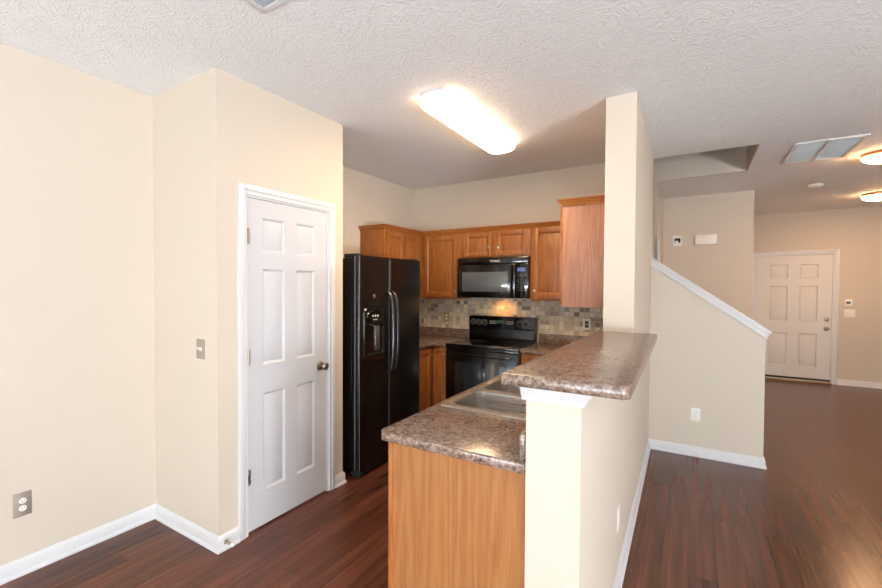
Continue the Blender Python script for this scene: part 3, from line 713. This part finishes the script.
# backguard with rounded shoulders and a leaning face
rr_ = .03
prof = [(RX0+.012, .9), (RX1-.012, .9)] + [(RX1-.008-rr_+rr_*sin(q), 1.178-rr_+rr_*cos(q)) for q in [pi/2-i*pi/12 for i in range(7)]] + [(RX0+.008+rr_-rr_*sin(q), 1.178-rr_+rr_*cos(q)) for q in [i*pi/12 for i in range(7)]]
m = MB(); m.prism(prof, 'Y', YB-.100, YB-.012); m.build('backguard', M_black, r)
m = MB(); m.prism([(YB-.100, 1.045), (YB-.112, 1.052), (YB-.104, 1.170), (YB-.098, 1.172)], 'X', RX0+.02, RX1-.02); bgp = m.build('control_panel', M_glassk, r, 'glossy control panel with white printing')
m = MB(); m.prism([(YB-.1, .935), (YB-.116, .945), (YB-.112, 1.04), (YB-.1, 1.046)], 'X', RX0+.02, RX1-.02); m.build('lower_panel', M_black, r)
for x in (-2.02, -1.955, -1.89, -1.50, -1.435):
    m = MB(); m.lathe([(0, 0), (.024, 0), (.022, .018), (.019, .021), (0, .021)], (x, YB-.107, 1.108), (0, -1, .04), 20); m.box(x-.003, x+.003, YB-.136, YB-.127, 1.09, 1.126, .001); kk = m.build('control_knob', M_blackm, r)
    m = MB()
    for a in range(0, 360, 40):
        q = radians(a); m.box(x+.032*cos(q)-.0025, x+.032*cos(q)+.0025, YB-.112, YB-.1075, 1.108+.032*sin(q)-.0025, 1.108+.032*sin(q)+.0025)
    m.build('dial_marking', M_label, kk)
m = MB(); m.box(-1.745, -1.665, YB-.1125, YB-.107, 1.105, 1.135); m.build('clock', M_green, bgp, 'green lit clock')
for a in (-1.83, -1.645):
    m = MB()
    for i in range(5):
        for j in range(2): m.box(a+i*.016, a+.010+i*.016, YB-.113, YB-.1075, 1.10+j*.022, 1.106+j*.022)
    m.build('touch_pad', M_label, bgp)
# oven door, handle, drawer
m = MB(); m.box(RX0+.004, RX1-.004, RY-.005, RY+.035, .235, .862, .006); od = m.build('oven_door', M_black, r)
m = MB(); m.box(RX0+.11, RX1-.11, RY-.0085, RY-.003, .36, .745, .002); m.build('window', M_window, od, 'dark glass oven window')
m = MB(); m.tube([(RX0+.07, RY, .818), (RX0+.08, RY-.035, .820), (RX0+.12, RY-.045, .822), (RX1-.12, RY-.045, .822), (RX1-.08, RY-.035, .820), (RX1-.07, RY, .818)], .013, 12); m.build('handle', M_black, od)
m = MB(); m.box(RX0+.001, RX1-.001, RY-.001, RY+.035, .866, .891, .003); m.build('vent_trim', M_black, r)
m = MB(); m.box(RX0+.004, RX1-.004, RY, RY+.035, .075, .228, .006); m.build('drawer', M_black, r)
for x in (RX0+.05, RX1-.05):
    for y in (RY+.08, YB-.08):
        m = MB(); m.cyl((x, y, 0), (x, y, .03), .015, 12); m.build('foot', M_blackm, r)

# ------------------------------------------------------------------ microwave
MX0, MX1, MY, MZ0, MZ1 = -2.086, -1.336, 4.49, 1.385, 1.803
w = thing('microwave', (-1.71, 4.68, MZ0), 'black over-the-range microwave with a glowing task light underneath', 'microwave')
m = MB(); m.box(MX0, MX1, MY+.03, YB-.010, MZ0, MZ1+.004, .004); m.build('body', M_black, w)
m = MB(); m.box(MX0, MX1, MY-.002, MY+.029, 1.738, MZ1, .004); gr = m.build('vent_grille', M_black, w)
m = MB(); m.box(MX0, -1.462, MY-.004, MY+.029, MZ0+.004, 1.733, .005); md = m.build('door', M_black, w)
m = MB(); m.box(-2.035, -1.538, MY-.0065, MY-.0035, 1.450, 1.655, .001); m.build('window', M_mwin, md, 'grey reflecting glass window')
m = MB(); m.tube([(-1.490, MY-.004, 1.715), (-1.490, MY-.035, 1.70), (-1.490, MY-.042, 1.65), (-1.490, MY-.042, 1.47), (-1.490, MY-.035, 1.42), (-1.490, MY-.004, 1.405)], .011, 10, .016); m.build('handle', M_black, md)
m = MB(); m.box(-2.062, -2.052, MY-.007, MY-.003, 1.44, 1.69, .001); m.build('left_edge_strip', M_grey, md, 'grey strip at the left edge of the door')  # thin grey strip near the left edge of the door
m = MB(); m.box(-1.460, MX1, MY-.002, MY+.029, MZ0+.004, 1.733, .004); pn = m.build('control_panel', M_glassk, w)
m = MB(); m.box(-1.440, -1.360, MY-.004, MY-.0015, 1.655, 1.692); m.build('clock', M_blue, pn, 'blue-lit display')
m = MB()
for i in range(3):
    for j in range(6): m.box(-1.434+i*.026, -1.420+i*.026, MY-.003, MY-.0015, 1.46+j*.029, 1.470+j*.029)
m.build('keypad', M_ring, pn)
# emblem on the vent grille: small script-like swoosh and letters
def text(body, size, loc, rot, mat, par, name='lettering', ext=.0006):
    cu = bpy.data.curves.new(name, 'FONT'); cu.body = body; cu.size = size; cu.extrude = ext; cu.align_x = 'CENTER'; cu.align_y = 'CENTER'
    to = bpy.data.objects.new('t', cu); dg = bpy.context.evaluated_depsgraph_get
    COL.objects.link(to); bpy.context.view_layer.update()
    me = bpy.data.meshes.new_from_object(to.evaluated_get(dg())); bpy.data.objects.remove(to)
    me.transform(Matrix.Translation(loc) @ rot.to_4x4()); base = Vector((0, 0, 0)); p = par
    while p is not None: base += p.location; p = p.parent
    me.transform(Matrix.Translation(-base)); me.materials.clear(); me.materials.append(mat)
    o = bpy.data.objects.new(name, me); COL.objects.link(o); o.parent = par; return o
RB = Matrix.Rotation(radians(90), 3, 'X')
text('Whirlpool', .026, (-1.675, MY-.003, 1.770), RB, M_plast, gr, 'logo')
m = MB(); m.tube([(-1.675+.046*cos(q), MY-.0025, 1.771+.013*sin(q)) for q in [radians(a) for a in range(150, 410, 10)]], .0012, 6); m.build('logo_swoosh', M_silver, gr)
m = MB(); m.box(-1.79, -1.69, YB-.30, YB-.24, MZ0-.0008, MZ0+.002); m.build('task_light', M_bulb, w, 'lit task light lens')
tl = bpy.data.lights.new('microwave_task_lamp', 'SPOT'); tl.energy = 4.5; tl.color = (1, .46, .13); tl.spot_size = radians(150); tl.spot_blend = 1; tl.shadow_soft_size = .06
to = bpy.data.objects.new('microwave_task_lamp', tl); COL.objects.link(to); to.location = (-1.70, YB-.10, MZ0-.012); to.rotation_euler = (radians(18), 0, 0)

# ------------------------------------------------------------------ plates, outlets, switches
def plate(name, o, nrm, label, cat, mat, kind, group=None, w=.070, h=.115):
    # o = centre on the wall face, nrm = outward direction
    n = Vector(nrm); u = Vector((0, 0, 1)).cross(n)
    def xf(a, b, c): return Vector(o)+u*a+n*b+Vector((0, 0, c))
    t = thing(name, o, label, cat, group)
    m = MB(xf); m.box(-w/2, w/2, 0, .006, -h/2, h/2, .0025); m.build('plate', mat, t)
    if kind == 'duplex':
        for s in (-1, 1):
            m = MB(xf); P = [(.0165*cos(q), s*.0195+.0145*sin(q)) for q in [i*pi/12 for i in range(24)]]
            m.prism(P, 'Y', .006, .0095); rc = m.build('receptacle', M_plast, t)
            m = MB(xf); m.box(-.0075, -.0055, .0094, .0098, s*.0195-.001, s*.0195+.008); m.box(.0055, .0075, .0094, .0098, s*.0195-.001, s*.0195+.007); m.lathe([(0, 0), (.0023, 0), (.0023, .0004), (0, .0004)], (0, .0094, s*.0195-.007), (0, 1, 0), 10)
            m.build('slot', M_slot, rc)
        m = MB(xf); m.lathe([(0, 0), (.003, 0), (.002, .001), (0, .0012)], (0, .006, 0), (0, 1, 0), 12); m.build('screw', M_nickel, t)
    if kind == 'toggle2':
        for s in (-1, 1):
            m = MB(xf); m.box(s*.012-.0055, s*.012+.0055, .006, .008, -.012, .012); m.box(s*.012-.0045, s*.012+.0045, .008, .020, .001, .010, .001); m.build('toggle', M_plast, t)
    if kind == 'rocker':
        m = MB(xf); m.box(-.0165, .0165, .006, .009, -.033, .033, .001); m.build('rocker', M_plast if mat is not M_plast else M_slat, t)
    if kind == 'gfci':
        m = MB(xf); m.box(-.0165, .0165, .006, .008, -.033, .033, .001); g = m.build('receptacle', M_slot, t, 'grey insert')
        m = MB(xf); m.box(-.006, .006, .008, .0095, -.008, .008, .0005); m.build('button', M_label, g)
    if kind == 'switch2':
        for s in (-1, 1):
            m = MB(xf); m.box(s*.023-.005, s*.023+.005, .006, .014, -.008, .010, .001); m.build('toggle', M_plast, t)
    return t
plate('wall_outlet', (XL, .828, .366), (1, 0, 0), 'metal-plated outlet low on the far left wall', 'outlet', M_plate, 'duplex', w=.082, h=.124)
plate('light_switch', (-2.330, Y1, 1.137), (0, -1, 0), 'metal double toggle switch plate on the narrow pantry wall', 'switch', M_plate, 'toggle2', w=.075)
plate('wall_outlet', (-2.404, YB-.0085, 1.139), (0, -1, 0), 'brass-plated outlet on the tile backsplash left of the range', 'outlet', M_brass, 'duplex')
plate('wall_outlet', (-.865, YB-.0085, 1.128), (0, -1, 0), 'white-plated outlet with a dark insert on the tile right of the range', 'outlet', M_plast, 'gfci')
plate('wall_outlet', (.028, YB, .372), (0, -1, 0), 'white outlet low on the knee wall beside the stairs', 'outlet', M_plast, 'duplex')
ho = plate('wall_outlet', (-.300, 2.50, .355), (1, 0, 0), 'white outlet low on the hall side of the half wall', 'outlet', M_plast, 'duplex', w=.075, h=.12)
ho.location.x = HW1+(XW1-HW1)*(2.5-HF)/(YC-HF) + .0005
ho.rotation_euler.z = math.atan2(HW1-XW1, YC-HF)*1.0
plate('light_switch', (1.944, Y9, 1.110), (0, -1, 0), 'white double switch plate right of the entry door', 'switch', M_plast, 'switch2', w=.122)
t = thing('thermostat', (1.925, Y9, 1.267), 'small white thermostat above the switch beside the entry door', 'thermostat')
m = MB(); m.box(1.880, 1.968, Y9-.022, Y9, 1.212, 1.322, .005); m.build('housing', M_plast, t)
m = MB(); m.box(1.900, 1.946, Y9-.0235, Y9-.0215, 1.252, 1.288); m.build('display', M_screen, t)
t = thing('alarm_sensor', (-.188, Y8, 2.12), 'small white wall unit with a dark window, left of the door chime', 'sensor')
m = MB(); m.box(-.240, -.137, Y8-.022, Y8, 2.050, 2.195, .004); m.build('housing', M_plast, t)
m = MB(); m.box(-.222, -.155, Y8-.0235, Y8-.0215, 2.095, 2.155); m.build('display', M_screen, t)
m = MB(); m.lathe([(0, 0), (.02, 0), (.016, .006), (0, .008)], (-.197, Y8-.0235, 2.105), (0, -1, 0), 16); m.build('lens', M_plast, t)
m = MB(); c8 = [(.003, 2.075), (.018, 2.06), (.214, 2.055), (.234, 2.075), (.234, 2.17), (.218, 2.185), (.018, 2.19), (.003, 2.175)]
m.prism(c8, 'Y', Y8-.045, Y8, .006); t = thing('door_chime', (.118, Y8, 2.055), 'long white door chime box high on the tan hall wall', 'door chime'); m.build('cover', M_plast, t)

# door stop on the baseboard
t = thing('door_stop', (X2+.014, 1.575, .045), 'small spring door stop on the baseboard by the pantry corner', 'door stop')
m = MB(); m.lathe([(0, 0), (.012, 0), (.011, .006), (.007, .007), (0, .008)], (X2+.014, 1.575, .045), (1, 0, 0), 16)
for i in range(7): m.lathe([(.005, .008+i*.006), (.008, .010+i*.006), (.008, .012+i*.006), (.005, .014+i*.006)], (X2+.014, 1.575, .045), (1, 0, 0), 14)
m.build('spring', M_nickel, t)
m = MB(); m.lathe([(0, .050), (.009, .050), (.010, .062), (.007, .068), (0, .068)], (X2+.014, 1.575, .045), (1, 0, 0), 16); m.build('tip', M_plast, t)

# ------------------------------------------------------------------ ceiling fittings
t = thing('ceiling_lamp', (-1.38, 3.15, C), 'long lit fluorescent lamp with a rounded diffuser on the kitchen ceiling', 'lamp')
lx0, lx1, ly0, ly1 = -1.455, -1.225, 2.50, 3.79
m = MB(); m.box(lx0+.035, lx1-.035, ly0-.015, ly1-.03, C-.022, C-.0005, .003); m.build('housing', M_white, t)
tt = bmesh.new(); rings = []
for ins, z, rr in ((.004, C-.022, .055), (.0, C-.045, .06), (.012, C-.066, .06), (.04, C-.080, .05), (.08, C-.084, .03)):
    rings.append([tt.verts.new((x, y, z)) for x, y in rrect(lx0+ins, lx1-ins, ly0+ins, ly1-ins, rr, 8)])
for A, B in zip(rings, rings[1:]):
    for i in range(len(A)): tt.faces.new((A[i], A[(i+1) % len(A)], B[(i+1) % len(A)], B[i]))
tt.faces.new(rings[-1]); tt.faces.new(rings[0][::-1]); bmesh.ops.recalc_face_normals(tt, faces=tt.faces)
m = MB(); m._add(tt); m.build('diffuser', M_tube, t, 'glowing white diffuser')
area('fluorescent_tube_light', ((lx0+lx1)/2, (ly0+ly1)/2, C-.09), (0, 0, 0), .18, 1.1, 24, (1.0, .70, .40))
for i, (x, y, r_, lab) in enumerate(((1.375, 5.92, .150, 'lit round flush ceiling lamp nearer the camera, at the right edge'), (1.91, 8.45, .152, 'lit round flush ceiling lamp farther away, near the entry door'))):
    t = thing('flush_lamp', (x, y, C), lab, 'lamp', 'flush ceiling lamps in the hall')
    m = MB(); m.lathe([(0, 0), (r_-.01, 0), (r_-.002, -.006), (r_-.004, -.028), (r_-.018, -.032), (0, -.032)], (x, y, C-.0005), (0, 0, 1), 36); m.build('rim', M_copf, t)
    m = MB(); m.lathe([(r_-.012, -.033), (r_-.004, -.045), (r_-.014, -.062), (r_-.05, -.082), (r_-.10, -.092), (0, -.096)], (x, y, C), (0, 0, 1), 36); m.build('glass_bowl', M_globe, t)
for x, y in ((1.375, 5.92), (1.91, 8.45)):
    l = bpy.data.lights.new('flush_lamp_bulb', 'AREA'); l.shape = 'DISK'; l.size = .2; l.energy = 17; l.color = (1.0, .60, .30)
    o = bpy.data.objects.new('flush_lamp_bulb', l); o.location = (x, y, C-.10); COL.objects.link(o)
t = thing('smoke_detector', (1.15, 7.33, C), 'small round white smoke detector on the hall ceiling', 'smoke detector')
m = MB(); m.lathe([(0, 0), (.068, 0), (.068, -.012), (.056, -.028), (.04, -.036), (0, -.040)], (1.15, 7.33, C-.0005), (0, 0, 1), 32); m.build('housing', M_plast, t)
t = thing('return_air_vent', (.89, 5.48, C), 'large ceiling return vent with two grey filter panels', 'vent')
vx0, vx1, vy0, vy1 = .675, 1.115, 5.135, 5.885
def vframe(m, x0, x1, y0, y1, w, z):
    m.box(x0, x0+w, y0, y1, C-z, C-.0005, .002); m.box(x1-w, x1, y0, y1, C-z, C-.0005, .002); m.box(x0+w, x1-w, y0, y0+w, C-z, C-.0005, .002); m.box(x0+w, x1-w, y1-w, y1, C-z, C-.0005, .002)
m = MB(); vframe(m, vx0, vx1, vy0, vy1, .028, .014); xm = (vx0+vx1)/2; m.box(xm-.012, xm+.012, vy0+.028, vy1-.028, C-.013, C-.0005, .002); m.build('frame', M_white, t)
for a, b in ((vx0+.029, xm-.013), (xm+.013, vx1-.029)):
    m = MB(); m.box(a, b, vy0+.029, vy1-.029, C-.004, C-.0006)
    for i in range(34):
        y = vy0+.04+i*(vy1-vy0-.08)/33; m.prism([(y, C-.010), (y+.008, C-.005), (y+.007, C-.004), (y-.001, C-.009)], 'X', a, b)
    m.build('filter_panel', M_filter, t)
t = thing('supply_vent', (-1.44, 1.2, C), 'white slatted supply vent at the top edge of the ceiling', 'vent')
m = MB(); vframe(m, -1.562, -1.32, .98, 1.36, .03, .008); m.build('frame', M_white, t)
m = MB(); m.box(-1.532, -1.35, 1.01, 1.33, C-.002, C-.0006)
for i in range(18): y = 1.014+i*.0175; m.prism([(y, C-.009), (y+.010, C-.003), (y+.009, C-.002), (y-.001, C-.008)], 'X', -1.532, -1.35)
m.build('slats', M_slat, t)
# ground outside the patio door
m = MB(); m.box(-8, 10, -12, YR-.16, -.14, -.04); struct(m.build('ground_outside', M_out, smooth=False), 'pale ground outside', 'ground')
